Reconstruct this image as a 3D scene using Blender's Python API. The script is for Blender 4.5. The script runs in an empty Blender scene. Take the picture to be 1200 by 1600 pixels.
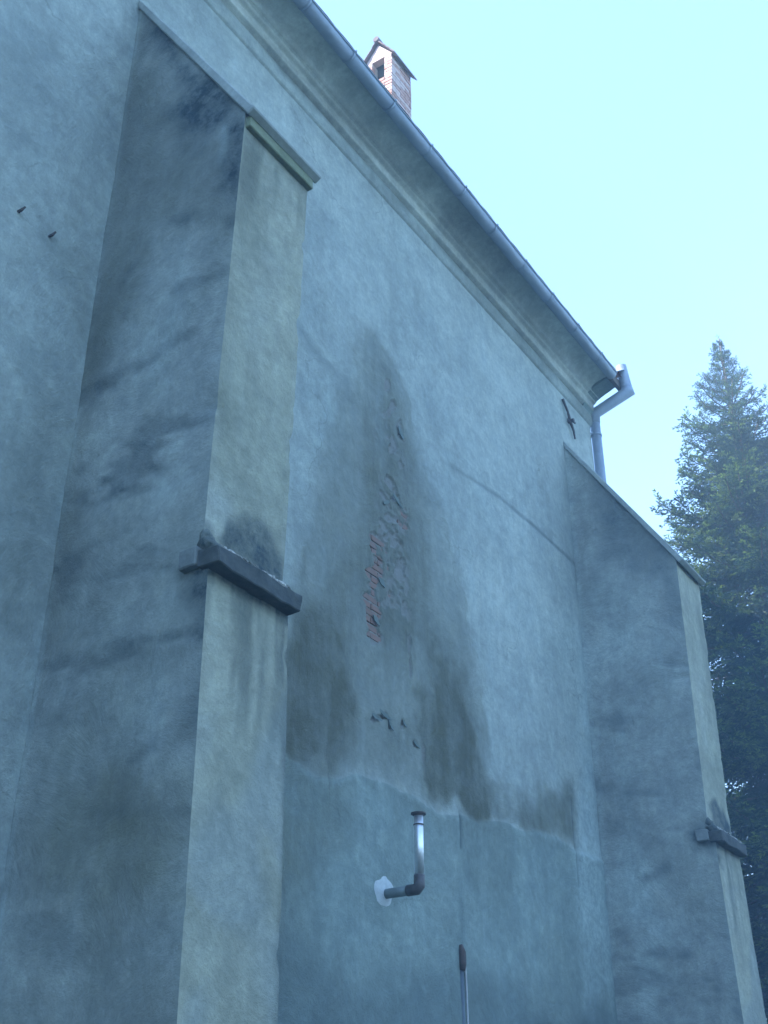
import bpy, bmesh, math, random
import numpy as np
from mathutils import Vector, Matrix

random.seed(7); RNG = np.random.default_rng(11)
S = bpy.context.scene; C = S.collection
R = math.radians

# ------------------------------------------------------------------ camera
# the wall stands on y = 0 and runs along x; the photographer stands 6 m in front of it
cam_d = bpy.data.cameras.new('camera'); cam = bpy.data.objects.new('camera', cam_d); C.objects.link(cam)
S.camera = cam
cam_d.sensor_fit = 'VERTICAL'; cam_d.sensor_height = 24.0; cam_d.lens = 1868/1600*24
cam_d.clip_start = .05; cam_d.clip_end = 3000
TH, AZ = R(30.2), R(33.5)
hd = Vector((math.cos(AZ), math.sin(AZ), 0)); rt = Vector((math.sin(AZ), -math.cos(AZ), 0)); zz = Vector((0, 0, 1))
fw = math.cos(TH)*hd + math.sin(TH)*zz; up = -math.sin(TH)*hd + math.cos(TH)*zz
M = Matrix((rt, up, -fw)).transposed().to_4x4(); M.translation = Vector((0, -6, 1.6))
cam.matrix_world = M

# ------------------------------------------------------------------ sky and sun
SUN_H = Vector((-.74, .67, 0)).normalized(); SUN_EL = R(38)
sun_dir = SUN_H*math.cos(SUN_EL) + zz*math.sin(SUN_EL)
W = bpy.data.worlds.new('World'); S.world = W; W.use_nodes = True
nt = W.node_tree; nt.nodes.clear()
sky = nt.nodes.new('ShaderNodeTexSky'); sky.sky_type = 'NISHITA'; sky.sun_disc = False
sky.sun_elevation = SUN_EL; sky.sun_rotation = math.atan2(SUN_H.x, SUN_H.y)
sky.air_density = 1.0; sky.dust_density = .1; sky.ozone_density = 3.2; sky.altitude = 100
bg = nt.nodes.new('ShaderNodeBackground'); bg.inputs['Strength'].default_value = .15
wo = nt.nodes.new('ShaderNodeOutputWorld')
nt.links.new(sky.outputs[0], bg.inputs[0]); nt.links.new(bg.outputs[0], wo.inputs[0])
sd = bpy.data.lights.new('sun', 'SUN'); sd.energy = 3.0; sd.angle = R(.5); sd.color = (1, .94, .86)
sun = bpy.data.objects.new('sun', sd); C.objects.link(sun)
sun.rotation_euler = sun_dir.to_track_quat('Z', 'Y').to_euler()
S.view_settings.view_transform = 'Standard'; S.view_settings.look = 'None'
S.view_settings.exposure = 2.58; S.view_settings.gamma = 1; S.view_settings.use_curve_mapping = False

# ------------------------------------------------------------------ helpers
def empty(name, loc=(0, 0, 0), parent=None):
    o = bpy.data.objects.new(name, None); C.objects.link(o); o.location = loc
    o.empty_display_size = .3
    if parent: o.parent = parent
    return o
def tag(o, label=None, cat=None, group=None, kind=None):
    if label: o['label'] = label
    if cat: o['category'] = cat
    if group: o['group'] = group
    if kind: o['kind'] = kind
    return o
def obj(name, bm, m, parent=None, smooth=False, label=None):
    me = bpy.data.meshes.new(name); bm.normal_update(); bm.to_mesh(me); bm.free()
    return obj_me(name, me, m, parent, smooth, label)
def obj_me(name, me, m, parent=None, smooth=False, label=None):
    if m and len(me.materials) == 0: me.materials.append(m)
    if smooth: me.polygons.foreach_set('use_smooth', np.ones(len(me.polygons), bool))
    o = bpy.data.objects.new(name, me); C.objects.link(o)
    if parent:
        o.parent = parent
        p = parent; off = Vector()
        while p: off += Vector(p.location); p = p.parent
        o.location = -off            # meshes below are written in world coordinates
    if label: o['label'] = label
    return o
def box(bm, x0, x1, y0, y1, z0, z1, bev=0.0, mat=None):
    r = bmesh.ops.create_cube(bm, size=1)
    vs = r['verts']
    for v in vs:
        v.co = Vector(((x0+x1)/2 + v.co.x*(x1-x0), (y0+y1)/2 + v.co.y*(y1-y0), (z0+z1)/2 + v.co.z*(z1-z0)))
    if bev:
        es = list({e for v in vs for e in v.link_edges})
        bmesh.ops.bevel(bm, geom=es, offset=bev, segments=1, affect='EDGES')
def tube(bm, pts, rad, seg=16, caps=True, inner=None):
    """round bar or pipe through pts with mitred bends; rad a number or one per point"""
    pts = [Vector(p) for p in pts]; n = len(pts)
    rads = [float(rad)]*n if not hasattr(rad, '__len__') else [float(q) for q in rad]
    tang = []
    for i in range(n):
        a = (pts[i]-pts[i-1]).normalized() if i else None
        b = (pts[i+1]-pts[i]).normalized() if i < n-1 else None
        tang.append((a, b))
    d0 = tang[0][1]; ref = Vector((0, 0, 1)) if abs(d0.z) < .9 else Vector((1, 0, 0))
    u = d0.cross(ref).normalized(); w = d0.cross(u).normalized()
    rings = []
    for i in range(n):
        a, b = tang[i]
        if i and b is not None:
            q = a.rotation_difference(b); 
            u0, w0 = u.copy(), w.copy()
            u = q @ u; w = q @ w
            nrm = (a+b).normalized()
            ring = []
            for k in range(seg):
                t = 2*math.pi*k/seg
                p = pts[i] + rads[i]*(math.cos(t)*u0 + math.sin(t)*w0)
                p = p + a*((pts[i]-p).dot(nrm)/a.dot(nrm))
                ring.append(bm.verts.new(p))
        else:
            ring = [bm.verts.new(pts[i] + rads[i]*(math.cos(2*math.pi*k/seg)*u + math.sin(2*math.pi*k/seg)*w)) for k in range(seg)]
        rings.append(ring)
    for i in range(n-1):
        for k in range(seg):
            bm.faces.new((rings[i][k], rings[i][(k+1) % seg], rings[i+1][(k+1) % seg], rings[i+1][k]))
    if caps:
        bm.faces.new(rings[0][::-1]); bm.faces.new(rings[-1])
def prism(bm, prof, x0, x1):
    """closed outline of (y, z) points swept along x"""
    A = [bm.verts.new((x0, y, z)) for y, z in prof]; B = [bm.verts.new((x1, y, z)) for y, z in prof]
    n = len(prof)
    for i in range(n):
        bm.faces.new((A[i], A[(i+1) % n], B[(i+1) % n], B[i]))
    bm.faces.new(A[::-1]); bm.faces.new(B)
    bmesh.ops.recalc_face_normals(bm, faces=bm.faces)

# numpy value noise
_T = np.random.default_rng(5).random((256, 256)).astype(np.float32)
def vnoise(x, y):
    xi = np.floor(x).astype(int); yi = np.floor(y).astype(int); fx = x-xi; fy = y-yi
    fx = fx*fx*(3-2*fx); fy = fy*fy*(3-2*fy)
    a = _T[xi & 255, yi & 255]; b = _T[(xi+1) & 255, yi & 255]; c = _T[xi & 255, (yi+1) & 255]; d = _T[(xi+1) & 255, (yi+1) & 255]
    return (a*(1-fx)+b*fx)*(1-fy) + (c*(1-fx)+d*fx)*fy
def fbm(x, y, oct=4, seed=0):
    s = 0; a = .5; x = x+seed*17.3; y = y+seed*9.1
    for k in range(oct):
        s = s + a*(vnoise(x, y)-.5); x = x*2.03+3.1; y = y*2.03+1.7; a *= .55
    return s*1.8                                      # about -0.8 .. 0.8
def sdist(u, v, poly, closed=True):
    """distance to an outline, negative inside"""
    P = np.array(poly, float); n = len(P); best = np.full(u.shape, 1e9); inside = np.zeros(u.shape, bool)
    for i in range(n if closed else n-1):
        ax, ay = P[i]; bx, by = P[(i+1) % n]
        dx, dy = bx-ax, by-ay; L = dx*dx+dy*dy+1e-12
        t = np.clip(((u-ax)*dx+(v-ay)*dy)/L, 0, 1)
        best = np.minimum(best, (u-ax-t*dx)**2+(v-ay-t*dy)**2)
        if closed:
            c = (ay > v) != (by > v)
            inside ^= c & (u < dx*(v-ay)/(dy if abs(dy) > 1e-9 else 1e-9)+ax)
    d = np.sqrt(best)
    return np.where(inside, -d, d) if closed else d
def sst(x):
    x = np.clip(x, 0, 1); return x*x*(3-2*x)
def blot(u, v, poly, soft, warp=.12, freq=1.6, seed=0):
    d = sdist(u, v, poly) + warp*fbm(u*freq, v*freq, 4, seed)*2
    return sst(.5 - d/(2*soft))
def stroke(u, v, line, wid, warp=.05, freq=3, seed=0):
    d = sdist(u + warp*fbm(u*freq, v*freq, 3, seed), v + warp*fbm(u*freq, v*freq, 3, seed+5), line, False)
    return sst(1 - d/wid)
def grid_mesh(name, X, Y, Z, attrs, flip=False):
    """X, Y, Z: 2-D arrays of one sheet; attrs: name -> (r, g, b, a) arrays"""
    h, w = X.shape
    me = bpy.data.meshes.new(name)
    co = np.stack([X, Y, Z], -1).reshape(-1, 3).astype(np.float32)
    i = np.arange((h-1)*w).reshape(h-1, w)[:, :-1].ravel()
    q = np.stack([i, i+1, i+w+1, i+w], 1)
    if flip: q = q[:, ::-1]
    q = q.astype(np.int32)
    me.vertices.add(len(co)); me.vertices.foreach_set('co', co.ravel())
    me.loops.add(q.size); me.loops.foreach_set('vertex_index', np.ascontiguousarray(q).ravel())
    me.polygons.add(len(q)); me.polygons.foreach_set('loop_start', np.arange(0, q.size, 4, dtype=np.int32))
    me.update(calc_edges=True)
    for k, ch in attrs.items():
        at = me.attributes.new(k, 'FLOAT_COLOR', 'POINT')
        at.data.foreach_set('color', np.stack([np.broadcast_to(c, X.shape) for c in ch], -1).reshape(-1).astype(np.float32))
    me.polygons.foreach_set('use_smooth', np.ones(len(q), bool))
    return me

# ------------------------------------------------------------------ materials
class NT:
    def __init__(s, name):
        s.m = bpy.data.materials.new(name); s.m.use_nodes = True; s.t = s.m.node_tree
        s.b = s.t.nodes['Principled BSDF']
    def n(s, typ, **kw):
        o = s.t.nodes.new(typ)
        for k, v in kw.items(): setattr(o, k, v)
        return o
    def put(s, sock, v):
        if isinstance(v, bpy.types.NodeSocket): s.t.links.new(v, sock)
        elif hasattr(v, '__len__') and len(v) == 3 and sock.type == 'RGBA': sock.default_value = (*v, 1)
        else: sock.default_value = v
    def math(s, op, a, b=0.0, clamp=False):
        o = s.n('ShaderNodeMath', operation=op, use_clamp=clamp); s.put(o.inputs[0], a); s.put(o.inputs[1], b); return o.outputs[0]
    def mix(s, f, a, b, mode='MIX'):
        o = s.n('ShaderNodeMix', data_type='RGBA', blend_type=mode); s.put(o.inputs[0], f); s.put(o.inputs[6], a); s.put(o.inputs[7], b); return o.outputs[2]
    def noise(s, scale, detail=5, rough=.6, stretch=None, dist=0.0):
        g = s.n('ShaderNodeNewGeometry').outputs['Position']
        if stretch:
            mp = s.n('ShaderNodeMapping'); s.put(mp.inputs[0], g); mp.inputs['Scale'].default_value = stretch; g = mp.outputs[0]
        o = s.n('ShaderNodeTexNoise'); s.put(o.inputs['Vector'], g)
        o.inputs['Scale'].default_value = scale; o.inputs['Detail'].default_value = detail; o.inputs['Roughness'].default_value = rough
        o.inputs['Distortion'].default_value = dist
        return o.outputs[0]
    def ramp(s, v, a, b, lo=0.0, hi=1.0):
        o = s.n('ShaderNodeMapRange', clamp=True); s.put(o.inputs[0], v)
        for k, x in zip((1, 2, 3, 4), (a, b, lo, hi)): o.inputs[k].default_value = x
        return o.outputs[0]
    def attr(s, name):
        a = s.n('ShaderNodeAttribute', attribute_name=name); sp = s.n('ShaderNodeSeparateColor'); s.put(sp.inputs[0], a.outputs['Color'])
        return sp.outputs[0], sp.outputs[1], sp.outputs[2], a.outputs['Alpha']
    def bump(s, h, strength, dist):
        o = s.n('ShaderNodeBump'); s.put(o.inputs['Height'], h); o.inputs['Strength'].default_value = strength; o.inputs['Distance'].default_value = dist
        s.put(s.b.inputs['Normal'], o.outputs[0])
    def done(s, col, rough=.9, metal=0.0, spec=.3):
        s.put(s.b.inputs['Base Color'], col); s.put(s.b.inputs['Roughness'], rough)
        s.put(s.b.inputs['Metallic'], metal); s.b.inputs['Specular IOR Level'].default_value = spec
        return s.m

def plaster(name, base, alt, cracks=0.0, damp=(.070, .078, .046), algae=(.022, .042, .050), pale=(.42, .515, .49), cement=(.215, .275, .25)):
    t = NT(name)
    n1 = t.noise(.55, 6, .6); n2 = t.noise(3.2, 8, .68); n3 = t.noise(55, 4, .7); n4 = t.noise(14, 6, .7)
    st = t.noise(2.2, 6, .65, (1.6, 1.6, .16)); hz = t.noise(2.4, 5, .6, (.35, .35, 2.2), .6)
    c = t.mix(t.ramp(n1, .36, .64), base, alt)
    c = t.mix(t.ramp(hz, .5, .72, 0, .35), c, tuple(.72*x for x in base))
    r, g, b, a = t.attr('wear')
    c = t.mix(t.ramp(a, .35, .6), c, cement)
    c = t.mix(t.ramp(st, .52, .75, 0, .32), c, tuple(.62*x for x in alt))
    c = t.mix(t.ramp(st, .28, .45, .22, 0), c, pale)
    pf = t.math('MULTIPLY', b, t.ramp(n4, .3, .7, .5, 1.3)); c = t.mix(t.math('MINIMUM', pf, 1.0), c, pale)
    df = t.math('MULTIPLY', r, t.ramp(t.math('ADD', t.math('MULTIPLY', n2, .6), t.math('MULTIPLY', st, .4)), .35, .62, .6, 1.15), True)
    c = t.mix(df, c, damp)
    gf = t.math('MULTIPLY', g, t.ramp(t.math('ADD', t.math('MULTIPLY', n2, .55), t.math('MULTIPLY', n4, .45)), .36, .62, .35, 1.25), True)
    c = t.mix(gf, c, algae)
    n5 = t.noise(7.5, 9, .72, dist=.4); n6 = t.noise(1.3, 9, .75, dist=.5)
    c = t.mix(t.ramp(n6, .36, .64, .6, 0), c, t.mix(1.0, c, (.66, .70, .74), 'MULTIPLY'))
    c = t.mix(t.ramp(n5, .42, .58, .45, 0), c, t.mix(1.0, c, (.70, .71, .70), 'MULTIPLY'))
    c = t.mix(t.ramp(n5, .55, .68, 0, .3), c, t.mix(1.0, c, (1.25, 1.24, 1.2), 'MULTIPLY'))
    c = t.mix(t.ramp(n2, .3, .72, 0, 1), c, t.mix(1.0, c, (1.42, 1.41, 1.38), 'MULTIPLY'))
    c = t.mix(t.ramp(n4, .35, .65, .42, 0), c, t.mix(1.0, c, (.62, .64, .66), 'MULTIPLY'))
    c = t.mix(t.ramp(n3, .35, .7, .3, 0), c, t.mix(1.0, c, (.62, .62, .62), 'MULTIPLY'))
    g_ = t.n('ShaderNodeNewGeometry').outputs['Position']
    dn = t.n('ShaderNodeTexNoise'); t.put(dn.inputs['Vector'], g_); dn.inputs['Scale'].default_value = 1.4; dn.inputs['Detail'].default_value = 6
    wp = t.n('ShaderNodeVectorMath', operation='MULTIPLY_ADD'); t.put(wp.inputs[0], dn.outputs['Color']); wp.inputs[1].default_value = (1.3, 1.3, 1.3); t.put(wp.inputs[2], g_)
    vo = t.n('ShaderNodeTexVoronoi', feature='DISTANCE_TO_EDGE'); t.put(vo.inputs['Vector'], wp.outputs[0]); vo.inputs['Scale'].default_value = .55
    ck = t.math('MULTIPLY', t.ramp(vo.outputs['Distance'], .0, .008, 1, 0), t.ramp(t.noise(.7, 3, .5), .53, .62, 0, cracks))
    c = t.mix(ck, c, tuple(.45*x for x in damp))
    v2 = t.n('ShaderNodeTexVoronoi', feature='F1'); t.put(v2.inputs['Vector'], wp.outputs[0]); v2.inputs['Scale'].default_value = .9
    sp = t.n('ShaderNodeSeparateColor'); t.put(sp.inputs[0], v2.outputs['Color'])
    c = t.mix(t.ramp(sp.outputs[0], .2, .9, .0, .30), c, t.mix(1.0, c, (.72, .74, .74), 'MULTIPLY'))
    pr, pg, pb, pa = t.attr('pit')
    c = t.mix(t.math('MULTIPLY', pr, t.ramp(n4, .3, .6, .5, 1.0)), c, (.15, .155, .14))
    h = t.math('ADD', t.math('MULTIPLY', n3, .35), t.math('ADD', t.math('MULTIPLY', n4, .7), t.math('MULTIPLY', n2, .9)))
    t.bump(t.math('MULTIPLY', h, t.ramp(n6, .35, .65, .2, 1.2)), .5, .03)
    return t.done(c, t.ramp(df, 0, 1, .92, .7))
def simple(name, a, b, scale, rough=.85, metal=0.0, bumpd=.004, spec=.3, lo=.35, hi=.65, stretch=None):
    t = NT(name); n = t.noise(scale, 7, .65, stretch); n2 = t.noise(scale*7, 4, .6)
    c = t.mix(t.ramp(n, lo, hi), a, b); c = t.mix(t.ramp(n2, .35, .65, .35, 0), c, tuple(.6*x for x in a))
    t.bump(t.math('ADD', n, t.math('MULTIPLY', n2, .5)), .5, bumpd)
    return t.done(c, t.ramp(n2, .3, .7, rough-.1, min(1, rough+.1)), metal, spec)

M_WALL = plaster('wall_plaster', (.37, .415, .37), (.285, .325, .295), cracks=.35)
M_FLANK = plaster('buttress_side_plaster', (.335, .37, .335), (.25, .275, .25), damp=(.125, .140, .105))
M_FRONT = plaster('buttress_front_plaster', (.325, .335, .255), (.26, .275, .205), pale=(.36, .385, .33), cement=(.265, .29, .245))
M_CORN = plaster('cornice_plaster', (.55, .58, .51), (.62, .66, .60))
M_SLAB = simple('weathered_concrete', (.035, .045, .046), (.075, .085, .08), 9, .95, bumpd=.01)
M_COPE = simple('coping_render', (.22, .25, .235), (.31, .35, .325), 2.5, .9, bumpd=.008)
M_MOSS = simple('mossy_render', (.125, .15, .09), (.19, .22, .14), 7, .95, bumpd=.01)
M_CRUMB = simple('crumbling_mortar', (.12, .13, .11), (.46, .46, .43), 9, .95, bumpd=.02, lo=.42, hi=.58)
M_BRICK = simple('red_brick', (.21, .12, .088), (.15, .115, .095), 10, .9, bumpd=.004)
M_PALEBRICK = simple('paled_brick', (.50, .40, .37), (.40, .28, .25), 9, .9, bumpd=.004)  # brick colour paled to give the chimney a hazy look
M_MORTAR = simple('lime_mortar', (.42, .40, .36), (.33, .31, .28), 15, .95)
M_TILE = simple('clay_tile', (.30, .13, .09), (.20, .10, .075), 5, .9, bumpd=.006)
M_SOOT = simple('soot', (.02, .02, .02), (.04, .035, .03), 8, .95)
M_ZINC = simple('dull_zinc_sheet', (.30, .36, .42), (.25, .30, .36), 3, .62, .25, bumpd=.001, spec=.4)
def galv():
    t = NT('galvanised_steel'); n = t.noise(30, 3, .5); c = t.mix(t.ramp(n, .3, .7), (.78, .80, .82), (.68, .71, .73))
    t.bump(t.noise(6, 2, .5), .25, .002); return t.done(c, t.ramp(n, .3, .7, .36, .48), .85, .5)
M_GALV = galv()
M_DARKMETAL = simple('rusty_dark_metal', (.06, .055, .055), (.12, .085, .065), 22, .75, .35)
M_IRON = simple('wrought_iron', (.05, .05, .055), (.09, .065, .05), 25, .8, .3)
M_PATCH = simple('fresh_plaster', (.50, .55, .55), (.38, .43, .43), 14, .9, bumpd=.006)
M_DAMPFLAKE = simple('damp_plaster', (.12, .155, .14), (.085, .115, .10), 12, .95)
M_ELBOW = simple('stained_steel', (.13, .13, .13), (.09, .08, .075), 14, .6, .4)
M_STUB = simple('stained_render', (.12, .14, .135), (.19, .215, .205), 6, .95)
M_CABLE = simple('pale_cable', (.42, .43, .43), (.35, .36, .36), 20, .6)
M_CONDUIT = simple('grey_conduit', (.075, .10, .12), (.11, .14, .15), 10, .6)
M_BARK = simple('spruce_bark', (.12, .085, .065), (.07, .05, .04), 9, .95, bumpd=.02)
def grass():
    t = NT('grass'); n = t.noise(.4, 8, .7); n2 = t.noise(9, 6, .7)
    c = t.mix(t.ramp(n, .35, .65), (.026, .046, .018), (.045, .055, .025)); c = t.mix(t.ramp(n2, .4, .6, .6, 0), c, (.035, .055, .015))
    t.bump(n2, 1, .06); return t.done(c, .95)
M_GRASS = grass()

# ------------------------------------------------------------------ ground
bm = bmesh.new()
bmesh.ops.create_grid(bm, x_segments=40, y_segments=40, size=600)
tag(obj('ground', bm, M_GRASS), 'mown grass ground running up to the church wall', kind='structure')

# ------------------------------------------------------------------ the church
church = empty('church', (1.5, 6, 0))
tag(church, 'weathered plastered church with two stepped buttresses and a moulded cornice', 'church')
XE = 15.05                                            # the end of the long wall
Z_AX = 1.6

# ---- long wall: one sheet of lumpy plaster with pits where it has flaked
def axis(segs):
    out = []
    for a, b, st in segs: out += list(np.arange(a, b-1e-6, st))
    return np.array(out + [segs[-1][1]])
gx = axis([(-12, 2, .5), (2, 8.45, .035), (8.45, 10.0, .014), (10.0, XE, .035)])
gz = axis([(0, 2.2, .2), (2.2, 5.35, .035), (5.35, 9.9, .016), (9.9, 12.7, .04)])
U, V = np.meshgrid(gx, gz)
fine = fbm(U*1.3, V*1.3, 4, 2)
big = blot(U, V, [(8.87,10.18),(9.6,9.74),(9.93,9.03),(10.4,8.32),(10.85,7.44),(11.01,6.42),(10.89,5.2),(9.62,4.99),(8.65,4.95),(7.57,4.86),(7.45,5.86),(7.69,6.58),(7.89,7.5),(8.12,8.6),(8.44,9.42)], .3, .22, 1.2, 1)
core = blot(U, V, [(8.93,10.05),(9.46,9.47),(9.79,8.78),(9.83,7.81),(9.86,6.76),(9.54,6.35),(8.95,6.42),(8.61,6.98),(8.76,8.09),(8.63,9.15)], .25, .16, 1.8, 3)
olL = blot(U, V, [(7.5,5.75),(7.8,6.37),(8.19,6.55),(8.31,6.11),(8.35,5.5),(8.27,4.93),(7.97,4.83),(7.7,4.86),(7.3,4.87)], .42, .34, 1.6, 4)*np.interp(V, [4.8, 5.6, 6.8], [1, .9, .45])
olR = blot(U, V, [(10.05,6.9),(10.39,6.92),(10.66,6.6),(10.89,6.1),(11.0,5.4),(10.77,5.08),(10.23,5.02),(9.99,5.1),(9.95,5.72)], .32, .26, 2, 5)*np.interp(V, [5, 5.8, 7], [1, .95, .55])
blR = blot(U, V, [(12.5,5.85),(13.23,6.05),(13.21,5.31),(12.53,5.26),(11.01,5.1),(10.82,5.12),(11.46,5.4),(12.23,5.5)], .22, .22, 2, 6)
lowL = blot(U, V, [(7.4,4.78),(8.5,4.85),(8.8,4.52),(8.28,4.11),(7.5,3.83)], .3, .2, 1.5, 7)
bot = blot(U, V, [(4.9,3.0),(7.49,3.16),(10.14,3.43),(13.58,3.6),(14,3.3),(14,0),(4.9,0)], .22, .25, 1.1, 8)
lp1 = blot(U, V, [(4.0,6.35),(4.45,6.8),(4.9,6.8),(4.9,5.2),(4.67,5.0),(4.2,4.9)], .5, .3, 1, 9)
lp2 = blot(U, V, [(4.42,8.64),(4.69,8.66),(4.85,8.15),(4.77,7.44),(4.52,7.91)], .22, .2, 2, 10)
lp3 = blot(U, V, [(3.3,9.4),(3.87,10.07),(4.05,9.36),(3.85,8.7)], .3, .2, 2, 11)
light = blot(U, V, [(14.3,9.35),(14.4,8.41),(14.3,6.5),(14.2,3.6),(13.2,3.55),(13.3,5.1),(13.6,7.2)], .25, .2, 1.2, 12)
line = [(7.0,4.9),(7.57,4.86),(7.84,4.82),(7.98,4.79),(8.65,4.95),(9.07,5.02),(9.62,4.99),(9.98,4.95),(10.48,5.02),(11.16,5.13),(12.21,5.27),(12.87,5.31),(13.2,5.27),(14.03,5.3)]
lx, lz = zip(*line); edge_z = np.interp(U, lx, lz) + .07*fbm(U*2.2, U*0+3, 4, 13)
cem = sst((edge_z - V)/.05 + .5) * (U > 5.3)
lip = np.exp(-((V-edge_z+.02)/.045)**2) * (U > 7) * sst(.5+1.6*fbm(U*1.5, V*1.5, 3, 14)+.3)
crack = stroke(U, V, [(10.3,9.22),(11.0,9.34),(11.74,9.46),(12.62,9.48),(13.28,9.46),(13.92,9.45)], .06, .02, 2, 15)*np.interp(U, [10.2, 11, 12.5], [.25, .6, 1])
crack2 = stroke(U, V, [(7.45,9.33),(7.87,9.18),(8.33,9.14)], .14, .05, 2, 16)
slot = stroke(U, V, [(10.45,5.05),(10.46,4.72)], .035, .02, 4, 17)
slot2 = stroke(U, V, [(13.19,5.9),(13.19,4.85)], .03, .01, 4, 18)
slot3 = stroke(U, V, [(10.4,4.4),(10.42,3.75)], .06, .02, 4, 19)
scum = sst(.25+fbm(U*.9, V*.5, 5, 20)) * np.interp(V, [6, 11.5], [0, .3])
olL, olR, blR = olL*(1-.75*cem), olR*(1-.75*cem), blR*(1-.75*cem)
dbig = sdist(U, V, [(8.87,10.18),(9.6,9.74),(9.93,9.03),(10.4,8.32),(10.85,7.44),(11.01,6.42),(10.89,5.2),(9.62,4.99),(8.65,4.95),(7.57,4.86),(7.45,5.86),(7.69,6.58),(7.89,7.5),(8.12,8.6),(8.44,9.42)]) + .44*fbm(U*1.2, V*1.2, 4, 1)
tide = np.exp(-((dbig-.02)/.05)**2)*sst(.3+1.8*fbm(U*.9, V*.9, 3, 120))
salt = np.exp(-((dbig-.16)/.07)**2)*sst(.2+1.8*fbm(U*.8, V*.8, 3, 121))*(V > 5.4)
damp = .22*tide + .50*big*np.interp(V, [4.8, 6.5, 9.5], [1.15, 1.1, .75]) + .26*core + 1.0*olL + 1.05*olR + .75*blR + .36*lowL + .3*cem*sst(.5+fbm(U*.8, V*.8, 4, 21)) + .35*lp1 + .22*lp2 + .12*scum
# faint runs under the cornice and across the upper wall
damp = damp + .16*sst(fbm(U*.5, V*.16, 4, 22)*1.6+.1)*np.interp(V, [8, 12.4], [1, .35])
alg_dark = .42*bot + .6*crack + .28*crack2 + .8*slot + .55*slot2 + .3*slot3 + .18*lp1 + .25*lp3 + .12*olL + .08*olR
alg_dark = alg_dark + .5*stroke(U, V, [(5.80,11.4),(5.80,4.8)], .08, .02, 2, 23)*(U > 5.75) + .22*np.exp(-((U-13.93)/.07)**2)*(V < 11)  # darker down the wall beside both buttresses
pale = .25*salt + .35*np.exp(-((U-4.86)/.03)**2)*sst(.5+fbm(U*3, V*1.3, 3, 29)*2) + .6*light + .28*lip + .32*sst(fbm(U*.7, V*.7, 5, 24)+.02)*(1-big)*sst((V-5.3)/1.5)
# pits: plaster fallen away down the damp strip (centre x, z, half width, half height, lean, depth)
PITS = [(9.14,9.62,.05,.10,.5,.014),(9.22,9.36,.05,.16,.45,.02),(9.39,9.17,.07,.10,.2,.02),(9.27,8.92,.06,.07,0,.018),(9.22,8.80,.05,.08,.6,.024),(9.40,8.70,.05,.06,.3,.02),
        (9.20,8.36,.09,.06,-.5,.022),(9.31,8.22,.10,.05,-.7,.026),(9.10,8.10,.10,.04,.5,.02),(9.47,8.06,.10,.13,0,.034),(9.22,7.92,.16,.05,-.3,.014),(9.05,7.78,.10,.06,.2,.016),
        (9.30,7.66,.10,.04,-.6,.016),(8.94,7.44,.10,.10,.3,.034),(9.12,7.50,.04,.04,0,.022),(9.38,7.42,.06,.08,.4,.014),(8.97,7.18,.13,.10,-.4,.032),(8.89,6.96,.14,.08,.3,.030),(9.2,7.02,.07,.05,.3,.014),
        (8.94,6.82,.12,.08,-.3,.030),(8.87,6.64,.14,.10,.2,.034),(8.84,6.50,.12,.08,-.4,.034),(9.46,6.95,.06,.09,.1,.016),(9.54,6.60,.03,.14,0,.022),(9.56,6.33,.025,.10,0,.02),(9.5,7.2,.05,.1,.2,.012),
        (9.05,5.66,.10,.025,-.6,.026),(8.92,5.60,.06,.02,-.5,.024),(9.16,5.62,.02,.05,0,.024),(9.40,5.70,.03,.05,.5,.02),(9.62,5.55,.06,.04,-.5,.016),(9.78,5.48,.03,.09,.2,.014)]
PITS = [p for p in PITS if not (p[0] < 9.05 and 6.3 < p[1] < 7.6) and not (p[0] > 9.44 and 7.9 < p[1] < 8.2)]
dep = np.zeros_like(U)
for i, (cx, cz, a, b, le, d) in enumerate(PITS):
    m = (abs(U-cx) < a*2.5+.12) & (abs(V-cz) < b*2.5+.12)
    du = U[m]-cx; dv = V[m]-cz; cs, sn = math.cos(le), math.sin(le)
    rr = np.sqrt(((du*cs-dv*sn)/a)**2 + ((du*sn+dv*cs)/b)**2) + .9*fbm(U[m]*9, V[m]*9, 4, 30+i)
    dep[m] = np.maximum(dep[m], d*sst((1.12-rr)/.25))
strip = blot(U, V, [(9.0,9.75),(9.3,9.5),(9.5,8.6),(9.6,7.6),(9.62,6.5),(9.1,6.4),(8.7,6.4),(8.75,7.4),(8.95,8.3)], .12, .1, 3, 25)
zone = np.maximum(stroke(U, V, [(9.0,7.55),(8.95,7.2),(8.9,6.9),(8.86,6.48)], .24, .06, 4, 122), .95*stroke(U, V, [(9.47,8.16),(9.50,7.98)], .16, .05, 4, 123))
zone = np.maximum(zone, .7*stroke(U, V, [(9.2,8.35),(9.35,8.1),(9.3,7.6),(9.45,7.0)], .2, .06, 4, 124))
dep = np.maximum(dep, .021*sst((zone + 1.5*fbm(U*6.5, V*8, 5, 125) - .62)/.2)*sst(zone*5))
dep = dep + .012*strip*sst(fbm(U*8, V*8, 4, 26)*3-.1)
pit = sst(dep/.016)
alg_dark = alg_dark + .15*strip*sst(fbm(U*8, V*8, 3, 27)*2)
lump = .011*fine + .005*fbm(U*6, V*6, 3, 28)
Yw = lump*(V < 12.4) + dep - .016*cem - .012*lip*.6 + .006*crack + .02*slot + .012*slot2
fine_zone = np.ones_like(U)
wall = grid_mesh('wall', U, Yw, V, {'wear': (np.clip(damp, 0, 1), np.clip(alg_dark, 0, 1), np.clip(pale, 0, 1), cem), 'pit': (pit, pit, pit, pit)}, flip=False)
wall_o = obj_me('wall', wall, M_WALL, church, label='long plastered side wall with dark damp stains and flaked plaster')

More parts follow.
